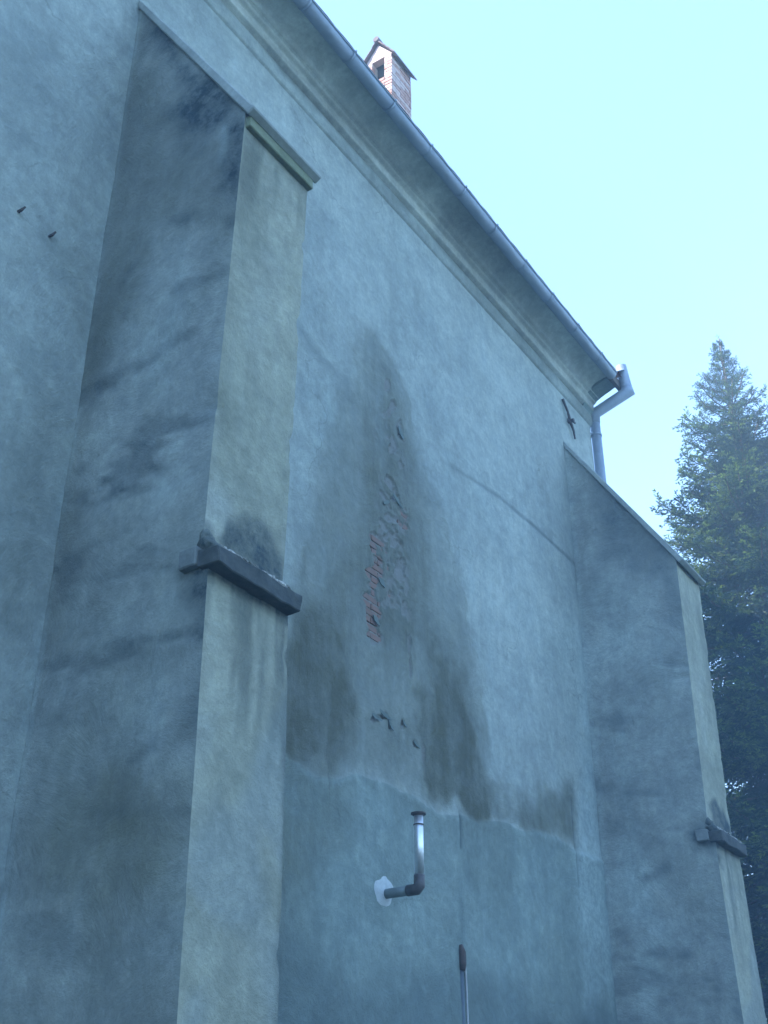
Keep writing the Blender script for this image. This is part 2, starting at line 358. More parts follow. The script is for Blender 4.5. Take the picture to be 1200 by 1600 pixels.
# bricks laid bare in the deepest pits
def brick_bm(x, z, w, h, d, rot=0, rnd=None):
    bm = bmesh.new(); box(bm, -w/2, w/2, 0, d, -h/2, h/2, .005)
    for v in bm.verts: v.co += Vector((RNG.normal(0, .0018), RNG.normal(0, .002), RNG.normal(0, .0018)))
    return bm
def brick_sheet(name, me_list, x, y, z, parent, rz=0.0):
    o = bpy.data.objects.new(name, random.choice(me_list)); C.objects.link(o); o.parent = parent
    p = parent; off = Vector()
    while p: off += Vector(p.location); p = p.parent
    o.location = Vector((x, y, z)) - off; o.rotation_euler = (0, random.uniform(-.015, .015), rz)
    return o
def brick_meshes(mat, w, h, d, n=5):
    out = []
    for i in range(n):
        bm = brick_bm(0, 0, w, h, d); me = bpy.data.meshes.new('brick'); bm.to_mesh(me); bm.free(); me.materials.append(mat); out.append(me)
    return out
WB = brick_meshes(M_BRICK, .235, .064, .03)
for r_ in range(15):
    z0 = 6.44+.078*r_
    for k in range(2): brick_sheet('brick', WB, 8.72+.25*k+(.12 if r_ % 2 else 0), .013+random.uniform(-.002, .007), z0+random.uniform(-.004, .004), wall_o)
for r_ in range(4): brick_sheet('brick', WB, 9.47+(.1 if r_ % 2 else 0), .015+random.uniform(-.003, .004), 7.95+.078*r_, wall_o)

# curled plaster scabs standing off the wall along the flaked strip
def flake(x, z, w, h, lean, curl):
    bm = bmesh.new(); n = 5; rows = []
    for i in range(n+1):
        t = i/n; ww = w*(.35+.9*math.sin(math.pi*min(1, t*.85+.1)))*(1+random.uniform(-.15, .15))
        out = -.004 - curl*t*t
        rows.append([bm.verts.new((ww*s/2+random.uniform(-.004, .004), out+dy, -h/2+h*t)) for s, dy in ((-1, 0), (1, 0), (1, .007), (-1, .007))])
    for i in range(n):
        for k in range(4): bm.faces.new((rows[i][k], rows[i][(k+1) % 4], rows[i+1][(k+1) % 4], rows[i+1][k]))
    bm.faces.new(rows[0][::-1]); bm.faces.new(rows[-1])
    bmesh.ops.rotate(bm, verts=bm.verts, cent=(0, 0, 0), matrix=Matrix.Rotation(lean, 3, 'Y'))
    bmesh.ops.translate(bm, verts=bm.verts, vec=(x, 0, z)); bmesh.ops.recalc_face_normals(bm, faces=bm.faces)
    obj('plaster_flake', bm, M_DAMPFLAKE, wall_o)
for (x, z, w, h, le, cu) in [(9.40,9.12,.05,.16,2.7,.014),(9.33,8.19,.035,.2,2.1,.014),(9.10,8.06,.035,.16,-2.2,.014),(9.02,7.08,.05,.12,2.3,.014),(8.92,6.62,.045,.12,2.4,.014),(9.07,5.68,.035,.17,1.9,.03),(9.17,5.61,.03,.12,2.9,.03),(8.92,5.61,.035,.13,1.9,.03),(9.42,5.70,.025,.08,2.6,.02),(9.64,5.55,.03,.1,2.2,.02)]:
    flake(x, z, w, h, le, cu)

# the other walls close the building
bm = bmesh.new()
box(bm, XE-.5, XE, .02, 12, 0, 12.9)
v = [bm.verts.new(p) for p in [(XE-.5, .0, 12.9), (XE-.5, 12, 12.9), (XE-.5, 6, 17.9), (XE, .0, 12.9), (XE, 12, 12.9), (XE, 6, 17.9)]]
for f in ((0, 1, 2), (5, 4, 3), (0, 3, 4, 1), (1, 4, 5, 2), (2, 5, 3, 0)): bm.faces.new([v[i] for i in f])
obj('end_wall', bm, M_WALL, church)
bm = bmesh.new(); box(bm, -12, XE-.5, 11.6, 12, 0, 12.9); obj('rear_wall', bm, M_WALL, church)
bm = bmesh.new(); box(bm, -12.4, -12, 0.0, 12, 0, 12.9); obj('end_wall', bm, M_WALL, church)

# ---- cornice: mouldings stepping out to the eaves, a hollow soffit above
def corn_piece(name, prof, m, lab=None):
    xs = np.array(sorted(set(list(np.arange(-12, 2, 1.0)) + list(np.arange(2, XE+.02, .12)) + [XE+.02])))
    P = np.array(prof); s = np.r_[0, np.cumsum(np.hypot(*np.diff(P, axis=0).T))]
    tt = np.unique(np.r_[np.linspace(0, s[-1], 14), s]); py = np.interp(tt, s, P[:, 0]); pz = np.interp(tt, s, P[:, 1])
    Xg, Yg = np.meshgrid(xs, py); _, Zg = np.meshgrid(xs, pz)
    Zg = Zg + Z_AX; Yg = Yg - 6 
    n = fbm(Xg*1.1, Zg*4, 4, 40); Yg = Yg + .006*n; Zg = Zg + .006*fbm(Xg*.8, Xg*0+pz[:, None]*2, 3, 41)
    w1 = .5*sst(fbm(Xg*.6, Zg*2.5, 4, 42)*1.5+.25); w2 = .35*sst(fbm(Xg*1.6, Zg*3, 4, 43)*1.6)
    me = grid_mesh(name, Xg, Yg, Zg, {'wear': (w1, w2, .3*sst(fbm(Xg*.9, Zg*3, 3, 44)*1.6), Xg*0), 'pit': (Xg*0, Xg*0, Xg*0, Xg*0)}, flip=False)
    return obj_me(name, me, m, cornice)
cornice = empty('cornice', (1.5, -.3, 12.6), church); cornice.location = Vector((1.5, -.3, 12.6)) - Vector(church.location)
corn_piece('string_moulding', [(6.02, 10.80), (5.972, 10.845), (5.962, 10.88), (5.962, 11.0), (5.968, 11.03), (6.0, 11.05)], M_WALL)
corn_piece('fascia_moulding', [(6.0, 11.055), (5.925, 11.09), (5.915, 11.10), (5.915, 11.20), (5.90, 11.215), (5.865, 11.235), (5.86, 11.26), (5.83, 11.275)], M_CORN)
arc = [(5.83, 11.277), (5.80, 11.282), (5.795, 11.30)] + [(5.795-.30*(1-math.cos(t)), 11.30+.10*math.sin(t)+.02*(t/1.57)) for t in np.linspace(.15, 1.57, 9)] + [(5.485, 11.425), (5.485, 11.56)]
corn_piece('soffit', arc, M_CORN)
bm = bmesh.new()                                                       # the moulded end of the cornice
prism(bm, [(y-6, z+Z_AX) for y, z in [(6.05, 10.9), (5.965, 10.9), (5.965, 11.03), (5.92, 11.1), (5.92, 11.2), (5.83, 11.27), (5.72, 11.32), (5.60, 11.365), (5.49, 11.41), (5.49, 11.55), (6.05, 11.55)]], XE-.3, XE+.015)
obj('cornice_return', bm, M_CORN, cornice)

# ---- roof: courses of clay tile on both slopes
roof = empty('roof', (0, 0, 0), church); roof.location = Vector((1.5, 6, 17.5)) - Vector(church.location)
def slope(sgn):
    n = 60; xs = np.linspace(-12.4, XE+.12, 200); tt = np.linspace(0, 1, n*2)
    Xg, Tg = np.meshgrid(xs, tt); yb = -.62; zb = 13.10
    stepv = (Tg*n) % 1
    Yg = yb + (6-yb)*Tg; Zg = zb + (18.3-zb)*Tg + .035*(1-stepv) + .02*np.abs(np.sin(Xg*15))
    if sgn < 0: Yg = 12-Yg
    me = grid_mesh('tile_slope', Xg, Yg, Zg, {}, flip=(sgn < 0)); obj_me('tile_slope', me, M_TILE, roof)
slope(1); slope(-1)
bm = bmesh.new(); tube(bm, [(-12.4, 6, 18.3), (XE+.12, 6, 18.3)], .13, 10); obj('ridge_tile', bm, M_TILE, roof)
bm = bmesh.new(); box(bm, -12.4, XE+.10, -.56, -.50, 12.97, 13.12); obj('eaves_board', bm, simple('eaves_wood', (.10, .08, .06), (.16, .13, .10), 5), roof)

# ---- buttresses
def corner(z, seed):
    return .012*fbm(z*1.1, z*0, 4, seed) + .006*fbm(z*6, z*0, 3, seed) + .035*sst((fbm(z*3.1, z*0+2, 4, seed)-.22)*3)
def buttress(x0, x1, far):
    name = 'buttress'
    b = empty(name, (0, 0, 0), church); b.location = Vector(((x0+x1)/2, -.7, 0)) - Vector(church.location)
    b['label'] = 'far buttress beside the end of the wall' if far else 'near buttress with a crumbling ledge and pale front'
    lz_ = .36 if far else .06
    yf = lambda z: np.interp(z, [0, 5.02+lz_, 5.2+lz_, 9.1, 11.42], [-1.55, -1.455, -1.395, -1.455, -.02])
    # flanks
    zs = axis([(0, 2.2, .2), (2.2, 11.42, .035)]); us = np.linspace(0, 1, 46)
    Ug, Zg = np.meshgrid(us, zs); Yg = Ug*yf(Zg)
    y, z = Yg, Zg
    base_d = .35*sst(fbm(y*1.2, z*.8, 4, 50+far)*1.4+.2)
    hs = sst(fbm(y*1.3+z*.12, z*4.0-y*.6, 6, 51+far)*3.0-.42)*np.interp(z, [2, 6, 9], [.3, 1, .2])
    if not far:
        top = blot(y, z, [(-.15,11.3),(-.79,10.1),(-1.55,8.95),(-1.55,8.2),(-1.25,8.35),(-1.24,8.84),(-.93,9.25),(-.6,9.89)], .22, .16, 2.2, 52)
        band = blot(y, z, [(.1,10.9),(-.64,9.97),(-1.28,8.75),(-1.5,7.95),(-1.0,8.15),(-.63,8.2),(-.41,7.48),(-.11,7.1),(.1,7.2)], .3, .2, 1.8, 53)
        arc_ = stroke(y, z, [(-.3,7.85),(-.5,8.12),(-.75,8.27),(-1.04,8.18),(-1.45,7.92)], .10, .06, 3, 54)
        ss = sum(stroke(y, z, l, wd, .07, 3, 55+i) for i, (l, wd) in enumerate([([(-.2,6.93),(-.58,6.94),(-.86,6.96),(-1.3,6.81)], .10), ([(-.5,6.3),(-.88,6.31),(-1.3,6.26)], .10), ([(-.4,7.54),(-.99,7.52),(-1.35,7.49)], .12),
                 ([(-.2,6.18),(-.4,6.33),(-.85,6.38)], .12), ([(-.3,5.85),(-.9,5.95)], .1), ([(-.95,3.88),(-1.13,3.93)], .05)]))
        ed = blot(y, z, [(-1.25,5.05),(-1.6,5.1),(-1.6,3.95),(-1.36,4.0),(-1.4,4.5)], .16, .08, 3, 62)
        ptc = blot(y, z, [(-.21,3.98),(-.56,3.92),(-1.22,3.61),(-1.44,3.4),(-1.41,2.89),(-.56,3.05),(-.2,3.47)], .25, .15, 2, 63)
        bs = sst((3.0-z)/1.4 + .4*fbm(y*2, z*2, 3, 64))
        cn = np.exp(-(y/.28)**2)*sst((7.9-z)/.8)*sst((z-4.6)/.8)
        m1 = blot(y, z, [(-.91,4.64),(-1.25,4.69),(-1.32,4.45),(-1.07,4.39)], .15, .1, 3, 65)
        rd = base_d + .55*band + .35*ptc + .5*cn + .3*bs + .25*sst((5.2-z)/2)
        al = 1.0*top + .2*band + .5*arc_*sst(.5+1.6*fbm(y*4, z*4, 3, 69)) + .55*np.clip(ss, 0, 1)*sst(.45+1.5*fbm(y*3, z*5, 4, 66)) + .6*ed + .5*bs + .3*m1 + .62*hs + .02
        al = al + .35*np.exp(-((z-5.0)/.35)**2)*sst((-y-1.05)/.3)
        pl = .5*np.exp(-((y+.02)/.02)**2) + .2*sst(fbm(y*1.5, z*1.5, 4, 67)*1.5)*(1-band)*sst((8-z)/1.)
        pl = pl + .5*blot(y, z, [(-1.22,9.1),(-1.3,9.0),(-1.3,8.72),(-1.2,8.62)], .03, .02, 4, 68)
    else:
        top = blot(y, z, [(-.35,10.95),(-.97,10.25),(-1.55,9.2),(-1.55,8.8),(-1.4,8.2),(-1.26,8.6),(-.93,8.9),(-.55,9.5)], .24, .16, 2, 70)
        ss = sum(stroke(y, z, l, wd, .06, 3, 71+i) for i, (l, wd) in enumerate([([(-.3,6.1),(-.84,6.03)], .1), ([(-.3,5.46),(-.84,5.42)], .08), ([(-.52,5.05),(-.97,5.17),(-1.24,5.06)], .13), ([(-1.0,5.62),(-1.41,5.45)], .13),
                 ([(-.5,4.16),(-1.06,4.08)], .14), ([(-1.1,7.45),(-1.48,7.39)], .1), ([(-.6,3.7),(-1.3,3.66)], .14), ([(-.3,7.1),(-.7,6.95)], .1), ([(-1.1,6.1),(-1.45,6.3)], .1)]))
        ed = np.exp(-((y-yf(z))/.1)**2)*.5
        bs = sst((3.4-z)/1.4 + .4*fbm(y*2, z*2, 3, 80))
        rd = base_d + .1*sst((7-z)/3)
        al = .55*top + .5*np.clip(ss, 0, 1)*sst(.35+1.6*fbm(y*3, z*5, 4, 81)) + .35*ed*(z < 5.1) + .25*bs + .62*hs + .5*np.exp(-((z-5.45)/.18)**2)*sst((-y-1.1)/.2)
        pl = .22*np.exp(-((y+.03)/.05)**2) + .4*sst(fbm(y*1.2, z*1.2, 4, 82)*1.4)*sst((9.5-z)/1.5)*(1-top)
    relief = .010*fbm(y*1.5, z*1.5, 4, 83+far) + .007*hs + .004*fbm(y*7, z*7, 3, 85)
    z0 = np.zeros_like(y)
    A = {'wear': (np.clip(rd, 0, 1), np.clip(al, 0, 1), np.clip(pl, 0, 1), z0), 'pit': (z0, z0, z0, z0)}
    wob = corner(Zg, 111+far); wob2 = corner(Zg, 131+far)
    Yg = Yg + .6*wob*sst(1-(1-Ug)*9)
    me = grid_mesh('flank', x0 + relief*sst((1-Ug)*12) + wob*sst(1-(1-Ug)*5), Yg, Zg, A, flip=True); obj_me('flank', me, M_FLANK, b)
    me = grid_mesh('flank', x1 - relief*sst((1-Ug)*12) - wob2*sst(1-(1-Ug)*5), Yg, Zg, A, flip=False); obj_me('flank', me, M_FLANK, b)
    # front
    xs = x0 + (x1-x0)*np.r_[0, .012, .03, np.linspace(.06, .94, 28), .97, .988, 1]; zs = np.r_[zs[zs < 9.085], 9.1]
    Xg, Zg = np.meshgrid(xs, zs); x = Xg-x0; z = Zg; wd = x1-x0
    xw = x+.05*fbm(x*3, z*1.5, 3, 110)
    drips = sst(fbm(xw*11, z*1.1, 5, 90+far)*1.5+.25)*sst((5.0+lz_-z)/.05)*sst((z-3.6)/1.3)
    drips2 = sst(fbm(xw*8, z*.9, 5, 92+far)*1.5+.2)*sst((8.95-z)/.05)*sst((z-7.6)/1.2)
    r1 = .35*sst(fbm(x*1.6, z*.7, 4, 94+far)*1.6+.05) + .45*drips2 + .3*drips
    g1 = .5*drips + .12*drips2 + .7*sst((z-4.86-lz_)/.1)*(z < 5.05+lz_) + .35*np.exp(-((x-wd)/.04)**2)*(z < 5) + .35*np.exp(-((z-2.7)/.5)**2)*sst(fbm(x*3, z*2, 3, 96)+.3)  # includes the gap shadow, painted as a dark line down the lower right edge
    p1 = .35*sst(fbm(x*2.2, z*.9, 4, 97+far)*1.6) + .35*np.exp(-((x-wd+.02)/.02)**2)*sst(fbm(x, z*1.2, 3, 98)*2+.2)
    cm = sst((5.0-z)/.1)*sst(.35+fbm(x*1.4, z*.8, 3, 99))
    halo = np.exp(-((z-5.42)/.13)**2)
    p1 = p1 + .35*np.exp(-((z-5.6)/.16)**2)*np.exp(-((x-.12)/.18)**2)
    g1 = g1 + .7*blot(x, z, [(-.1,5.05),(-.1,5.36),(.06,5.40),(.14,5.25),(.12,5.05)], .06, .06, 6, 112)
    g1 = g1 + .9*blot(x, z, [(.14,5.05+lz_),(.18,5.42+lz_),(.36,5.54+lz_),(.60,5.52+lz_),(.80,5.42+lz_),(.92,5.05+lz_)], .07, .06, 4, 106)
    p1 = p1 + .5*blot(x, z, [(-.1,5.2),(-.1,5.62),(.16,5.66),(.28,5.52),(.18,5.3)], .1, .08, 4, 107)
    yy = yf(Zg) + .008*fbm(x*2, z*2, 4, 100+far) + .004*fbm(x*8, z*8, 3, 101)
    # worn arrises: the corners lean back a little
    wear_ = .012*(np.exp(-(x/.02)**2)+np.exp(-((x-wd)/.02)**2))*(1+1.5*fbm(x*0, z*3, 3, 102))
    A = {'wear': (np.clip(r1, 0, 1), np.clip(g1, 0, 1), np.clip(p1, 0, 1), cm), 'pit': (x*0, x*0, x*0, x*0)}
    em = sst(x/.05)*sst((wd-x)/.05); yy = yf(Zg) + (yy-yf(Zg))*em + .6*corner(Zg, 111+far)*np.where(x < wd/2, 1-em, 0) + .6*corner(Zg, 111+far)*np.where(x >= wd/2, 1-em, 0)
    Xg = Xg + corner(Zg, 111+far)*sst(1-(x/wd)*6) - corner(Zg, 131+far)*sst(1-((wd-x)/wd)*6)
    me = grid_mesh('front_face', Xg, yy, Zg, A, flip=False); obj_me('front_face', me, M_FRONT, b)
    # ledge half-way up: a dark concrete slab
    def rough_box(nm, xa, xb, ya, yb_, za, zb, m, amp=.006, cuts=7, tilt=0, par=b):
        bm = bmesh.new(); box(bm, xa, xb, ya, yb_, za, zb, min(.012, (zb-za)*.06))
        bmesh.ops.subdivide_edges(bm, edges=[e for e in bm.edges if e.calc_length() > .1], cuts=cuts, use_grid_fill=True)
        for v in bm.verts:
            k = Vector(v.co); from_n = lambda s: float(fbm(np.array([k.x*7+k.y*5+s]), np.array([k.z*7+k.y*3+s]), 3, 3)[0])
            v.co += Vector((from_n(1.3), from_n(4.1), from_n(7.7)))*amp*2
        return obj(nm, bm, m, par)
    rough_box('ledge', x0-.04, x1+.0, -1.565, -1.40, 4.965+lz_, 5.09+lz_, M_SLAB, .011, 12)
    rough_box('ledge_stub', x0-.06, x0+.05, -1.40, -1.25, 4.985+lz_, 5.12+lz_, M_STUB, .006, 3)
    # crumbling mortar weathering above the ledge
    nu, nv = 34, 14; us = np.linspace(0, 1, nu); vs = np.linspace(0, 1, nv); Ug, Vg = np.meshgrid(us, vs)
    topz = np.interp(Ug, [0, .07, .13, .2, .45, .75, .93, 1], [5.22, 5.31, 5.29, 5.23, 5.22, 5.20, 5.19, 5.11]) + .035*fbm(Ug*9, Ug*0, 3, 104+far)
    Xc = x0-.025 + (x1-x0+.02)*Ug; Zc = 5.085 + (topz-5.085)*Vg + lz_
    Yc = -1.55 + .165*Vg**.8 + .05*fbm(Ug*10, Vg*4, 4, 105+far)*np.sin(np.pi*np.clip(Vg, .08, .92))
    Yc = np.minimum(Yc, -1.385)
    ga = np.clip(.95*sst((.17-Ug)/.06) + .5*sst(fbm(Ug*12, Vg*4, 4, 108)*2+.1), 0, 1)
    me = grid_mesh('mortar_weathering', Xc, Yc, Zc, {'wear': (Ug*0+.15, ga, np.clip(1.1-ga+.4*fbm(Ug*20, Vg*9, 3, 109), 0, 1), Ug*0), 'pit': (Ug*0,)*4}, flip=False); wth = obj_me('mortar_weathering', me, M_FRONT, b)
    mod = wth.modifiers.new('thick', 'SOLIDIFY'); mod.thickness = .09; mod.offset = -1
    bm = bmesh.new()
    for k in range(70):
        xx = x0+.10+(x1-x0-.16)*random.random(); q = random.random(); sz = random.uniform(.008, .024)
        r_ = bmesh.ops.create_icosphere(bm, subdivisions=1, radius=sz)
        for v in r_['verts']: v.co = Vector((v.co.x*random.uniform(.7, 1.4), v.co.y*random.uniform(.7, 1.3), v.co.z*random.uniform(.6, 1))) + Vector((xx, -1.545+.12*q, 5.10+.09*q+lz_))
    tag(obj('mortar_rubble', bm, M_CRUMB, b), kind='stuff')
    # capstone and the steep coping behind it
    if not far: rough_box('capstone', x0+.014, x1+.012, -1.505, -1.35, 8.93, 9.055, M_MOSS, .003)
    bm = bmesh.new()
    pr = [(.05, 11.52), (-.02, 11.37), (-1.53, 8.87), (-1.60, 8.93), (-1.60, 9.03), (.05, 11.70)]
    prism(bm, [(-.001, 11.40), (-1.50, 9.02), (-1.545, 9.045), (-1.565, 9.055), (-1.56, 9.085), (-1.535, 9.105), (-.001, 11.52)], x0-.032, x1-(.02 if far else -.05))
    bmesh.ops.bevel(bm, geom=[e for e in bm.edges], offset=.01, segments=1, affect='EDGES')
    obj('coping', bm, M_COPE, b)
    return b
buttress(4.885, 5.712, 0)
buttress(13.94, 14.79, 1)

# ---- chimney of separate bricks
CX0, CX1, CY0, CY1 = 10.80, 11.375, 1.0, 1.53
ch = empty('chimney', (0, 0, 0), church); ch.location = Vector((11.09, 1.26, 14.2)) - Vector(church.location)
ch['label'] = 'slim brick chimney with a gabled tile top'
ZB, ZT = 14.0, 17.62
bm = bmesh.new(); i_ = .014
OPZ0 = ZT-.50
box(bm, CX0+i_, CX1-i_, CY0+i_, CY1-i_, ZB, OPZ0)
box(bm, CX0+i_, CX1-i_, CY0+i_, CY0+.15, OPZ0, ZT); box(bm, CX0+i_, CX1-i_, CY1-.15, CY1-i_, OPZ0, ZT)
obj('mortar_core', bm, M_MORTAR, ch)
bm = bmesh.new(); box(bm, CX0+.16, CX1-.05, CY0+.152, CY1-.152, OPZ0+.002, ZT-.01); obj('flue_lining', bm, M_SOOT, ch)
M_CHBRICK = simple('hazed_brick', (.42, .26, .22), (.30, .165, .13), 8, .9)  # hazy pallor put into the brick colour
BA = brick_meshes(M_CHBRICK, .25, .066, .1) + brick_meshes(M_PALEBRICK, .25, .066, .1, 4)
HA = brick_meshes(M_CHBRICK, .12, .066, .1) + brick_meshes(M_PALEBRICK, .12, .066, .1, 4)
pitch = .077
rows = int((ZT-ZB)/pitch)
for r_ in range(rows):
    zc = ZB + pitch*(r_+.5)
    if zc < 15.6: continue                                             # the roof and gutter hide the rest
    open_ = zc > OPZ0
    def course(length, fn, skip=None):
        for lo, hi in ([(0, length)] if not skip else [(0, skip[0]), (skip[1], length)]):
            p = lo if r_ % 2 else lo-.135
            while p < hi-.01:
                w = .25; a, e = max(p, lo), min(p+w, hi)
                if e-a > .04:
                    half = e-a < .2; fn((a+e)/2, (e-a)/(.12 if half else .25), half)
                p += w+.014
    def put(x, y, rz, half, s):
        o = brick_sheet('brick', HA if half else BA, x, y, zc, ch, rz); o.scale = (s, 1, 1)
    j = lambda: random.uniform(-.004, .004)
    lx_, ly_ = CX1-CX0, CY1-CY0
    course(lx_, lambda m, s, h: put(CX0+m, CY0+j(), 0, h, s))
    course(lx_, lambda m, s, h: put(CX0+m, CY1+j(), math.pi, h, s))
    course(ly_-.03, lambda m, s, h: put(CX0+j(), CY0+.015+m, -math.pi/2, h, s), (.13, .36) if open_ else None)
    course(ly_-.03, lambda m, s, h: put(CX1+j(), CY0+.015+m, math.pi/2, h, s))
M_CAPTILE = simple('weathered_cap_tile', (.16, .12, .12), (.10, .085, .09), 6, .9)
# gabled cap: plastered gable ends and two tile slabs
ym = (CY0+CY1)/2
bm = bmesh.new()
for xa, xb in ((CX0+.005, CX0+.12), (CX1-.12, CX1-.005)):
    bm = bmesh.new(); vs = [bm.verts.new((xx, yy, z_)) for xx in (xa, xb) for yy, z_ in ((CY0, ZT+.003), (CY1, ZT+.003), (ym, ZT+.36))]
    for f in ((0, 1, 2), (5, 4, 3), (0, 3, 4, 1), (1, 4, 5, 2), (2, 5, 3, 0)): bm.faces.new([vs[i] for i in f])
    bmesh.ops.recalc_face_normals(bm, faces=bm.faces); obj('gable_end', bm, M_PALEBRICK, ch)
for sgn in (-1, 1):
    n = 4
    for k in range(n):
        t0, t1 = k/n, (k+1.12)/n
        L_ = (CY1-CY0)/2+.07
        ya, yb2 = ym+sgn*L_*t0, ym+sgn*L_*t1; dz = .50
        za, zb2 = ZT+.43-dz*t0, ZT+.43-dz*t1
        bm = bmesh.new(); k_ = .022*(k % 2)
        xa, xb = CX0-.05-random.uniform(0, .02), CX1+.05+random.uniform(0, .03)
        vs = [bm.verts.new((xx, y_, z_)) for xx in (xa, xb) for y_, z_ in ((ya, za+.012), (yb2, zb2+.03), (yb2, zb2), (ya, za-.02))]
        for f in ((0, 1, 2, 3), (7, 6, 5, 4), (0, 4, 5, 1), (1, 5, 6, 2), (2, 6, 7, 3), (3, 7, 4, 0)): bm.faces.new([vs[i] for i in f])
        bmesh.ops.recalc_face_normals(bm, faces=bm.faces); obj('cap_tile', bm, M_CAPTILE, ch)
bm = bmesh.new(); tube(bm, [(CX0-.07, ym, ZT+.44), (CX1+.05, ym, ZT+.44)], .055, 10); obj('ridge_cap', bm, M_CAPTILE, ch)

# ---- iron fittings in the wall
bm = bmesh.new()
tube(bm, [(13.97, -.03, 12.30), (14.09, -.045, 12.13), (14.17, -.04, 11.98), (14.25, -.045, 11.86), (14.31, -.03, 11.75)], [.022, .018, .024, .018, .014], 8)
tube(bm, [(14.17, .02, 12.0), (14.17, -.10, 12.0)], .03, 8)
tube(bm, [(14.15, -.05, 12.0), (14.30, -.06, 12.03)], .014, 8); tube(bm, [(14.05, -.05, 11.97), (14.22, -.05, 11.93)], .012, 8)
obj('wall_anchor', bm, M_IRON, church, label='rusted iron anchor under the cornice by the far buttress')
for x, z in ((4.05, 8.13), (4.36, 8.12)):
    bm = bmesh.new(); tube(bm, [(x, .02, z), (x, -.03, z), (x+.012, -.05, z+.03)], [.014, .012, .008], 8); obj('iron_spike', bm, M_IRON, church)

# ------------------------------------------------------------------ gutter
gut = empty('roof_gutter', (8, -.58, 13.0)); tag(gut, 'half round zinc gutter in short lengths along the eaves of the church', 'gutter')
GY, GZ, GR = 5.42-6, 11.40+Z_AX, .085
L0 = .836; x = 6.62-L0*18; k = 0
sec = None
while x < 14.6:
    xe = min(x+L0, 14.72)
    bm = bmesh.new(); n = 14
    dz = .004*math.sin(k*2.1); 
    pr = []
    for i in range(n+1):
        t = math.pi + math.pi*i/n; pr.append((GY+GR*math.cos(t), GZ+dz+GR*math.sin(t)))
    inn = [(GY+(GR-.004)*math.cos(math.pi+math.pi*i/n), GZ+dz+(GR-.004)*math.sin(math.pi+math.pi*i/n)) for i in range(n+1)]
    prism(bm, pr + inn[::-1], x, xe-.002)
    tube(bm, [(x, GY-GR-.006, GZ+dz), (xe-.002, GY-GR-.006, GZ+dz)], .010, 8)
    obj('gutter_length', bm, M_ZINC, gut, True)
    bm = bmesh.new(); R2 = GR+.007
    o1 = [(GY+R2*math.cos(math.pi*.93+math.pi*1.1*i/n), GZ+R2*math.sin(math.pi*.93+math.pi*1.1*i/n)) for i in range(n+1)]
    o2 = [(GY+(GR+.001)*math.cos(math.pi*.93+math.pi*1.1*i/n), GZ+(GR+.001)*math.sin(math.pi*.93+math.pi*1.1*i/n)) for i in range(n+1)]
    prism(bm, o1+o2[::-1], x-.012, x+.012)
    box(bm, x-.008, x+.008, GY-GR-.028, GY-GR+.004, GZ-.004, GZ+.026)
    obj('gutter_bracket', bm, M_ZINC, gut)
    x += L0; k += 1

# ------------------------------------------------------------------ downpipe at the end of the wall
dp = empty('downpipe', (15.16, -.05, 0)); tag(dp, 'zinc downpipe with a kinked swan neck at the end of the wall', 'downpipe')
PR = .082
PX, PY, PTOP = 15.155, -.045, 12.80
bm = bmesh.new(); tube(bm, [(PX-.03, -.60, 13.40), (PX+.0, -.64, 12.99)], PR*1.1, 18, caps=False); obj('outlet', bm, M_ZINC, dp, True)
bm = bmesh.new(); tube(bm, [(PX+.0, -.64, 12.98), (PX+.003, -.655, 12.90), (PX, PY, 12.70), (PX, PY, 12.5)], [PR*1.15, PR*1.15, PR*1.1, PR], 18); obj('swan_neck', bm, M_ZINC, dp, True)
bm = bmesh.new(); tube(bm, [(PX, PY, 12.5), (PX, PY, .1)], PR*.97, 18); obj('pipe', bm, M_ZINC, dp, True)
for z in (12.28, 9.4, 6.4, 3.4):
    bm = bmesh.new(); tube(bm, [(PX, PY, z-.018), (PX, PY, z+.018)], PR+.008, 18); tube(bm, [(PX-.06, PY, z), (XE-.05, .03, z)], .008, 6)
    obj('pipe_clamp', bm, M_ZINC, dp)
# bent end sheet linking gutter and outlet
bm = bmesh.new()
n = 8; A = []
for i in range(n+1):
    t = math.pi*i/n
    A.append((bm.verts.new((14.70, GY+.07*math.cos(t), 13.02+.0*t)), bm.verts.new((PX+.02, -.60+.085*math.cos(t), 13.36+.05*math.sin(t)))))
for i in range(n): bm.faces.new((A[i][0], A[i+1][0], A[i+1][1], A[i][1]))
o = obj('outlet_apron', bm, M_GALV, dp, True); md = o.modifiers.new('t', 'SOLIDIFY'); md.thickness = .003

# ------------------------------------------------------------------ flue pipe through the wall
fx, fz = 9.05, 4.0; fy = 5.62-6
fl = empty('flue_pipe', (fx, 0, fz)); tag(fl, 'shiny galvanised elbow flue pipe sticking out of the wall', 'flue pipe')
bm = bmesh.new(); n = 28; ring = []; ring2 = []
for i in range(n):
    t = 2*math.pi*i/n; rr = .155*(1+.12*math.sin(2*t+.6)+.07*math.sin(5*t)+.04*random.uniform(-1, 1))
    ring.append(bm.verts.new((fx-.01+rr*math.cos(t), -.010, fz+.02+rr*math.sin(t)*1.02))); ring2.append(bm.verts.new((fx+.07*math.cos(t), -.036, fz+.07*math.sin(t))))
for i in range(n): bm.faces.new((ring[i], ring[(i+1) % n], ring2[(i+1) % n], ring2[i]))
bm.faces.new(ring2); bmesh.ops.recalc_face_normals(bm, faces=bm.faces)
obj('plaster_collar', bm, M_PATCH, fl, True, label='white plaster blob sealing the hole')
FR_ = .043
bm = bmesh.new(); tube(bm, [(fx, .03, fz), (fx, fy+.09, fz+.0)], FR_, 20); obj('horizontal_pipe', bm, simple('dull_green_grey_pipe', (.20, .25, .25), (.15, .19, .19), 8, .6, .2), fl, True)
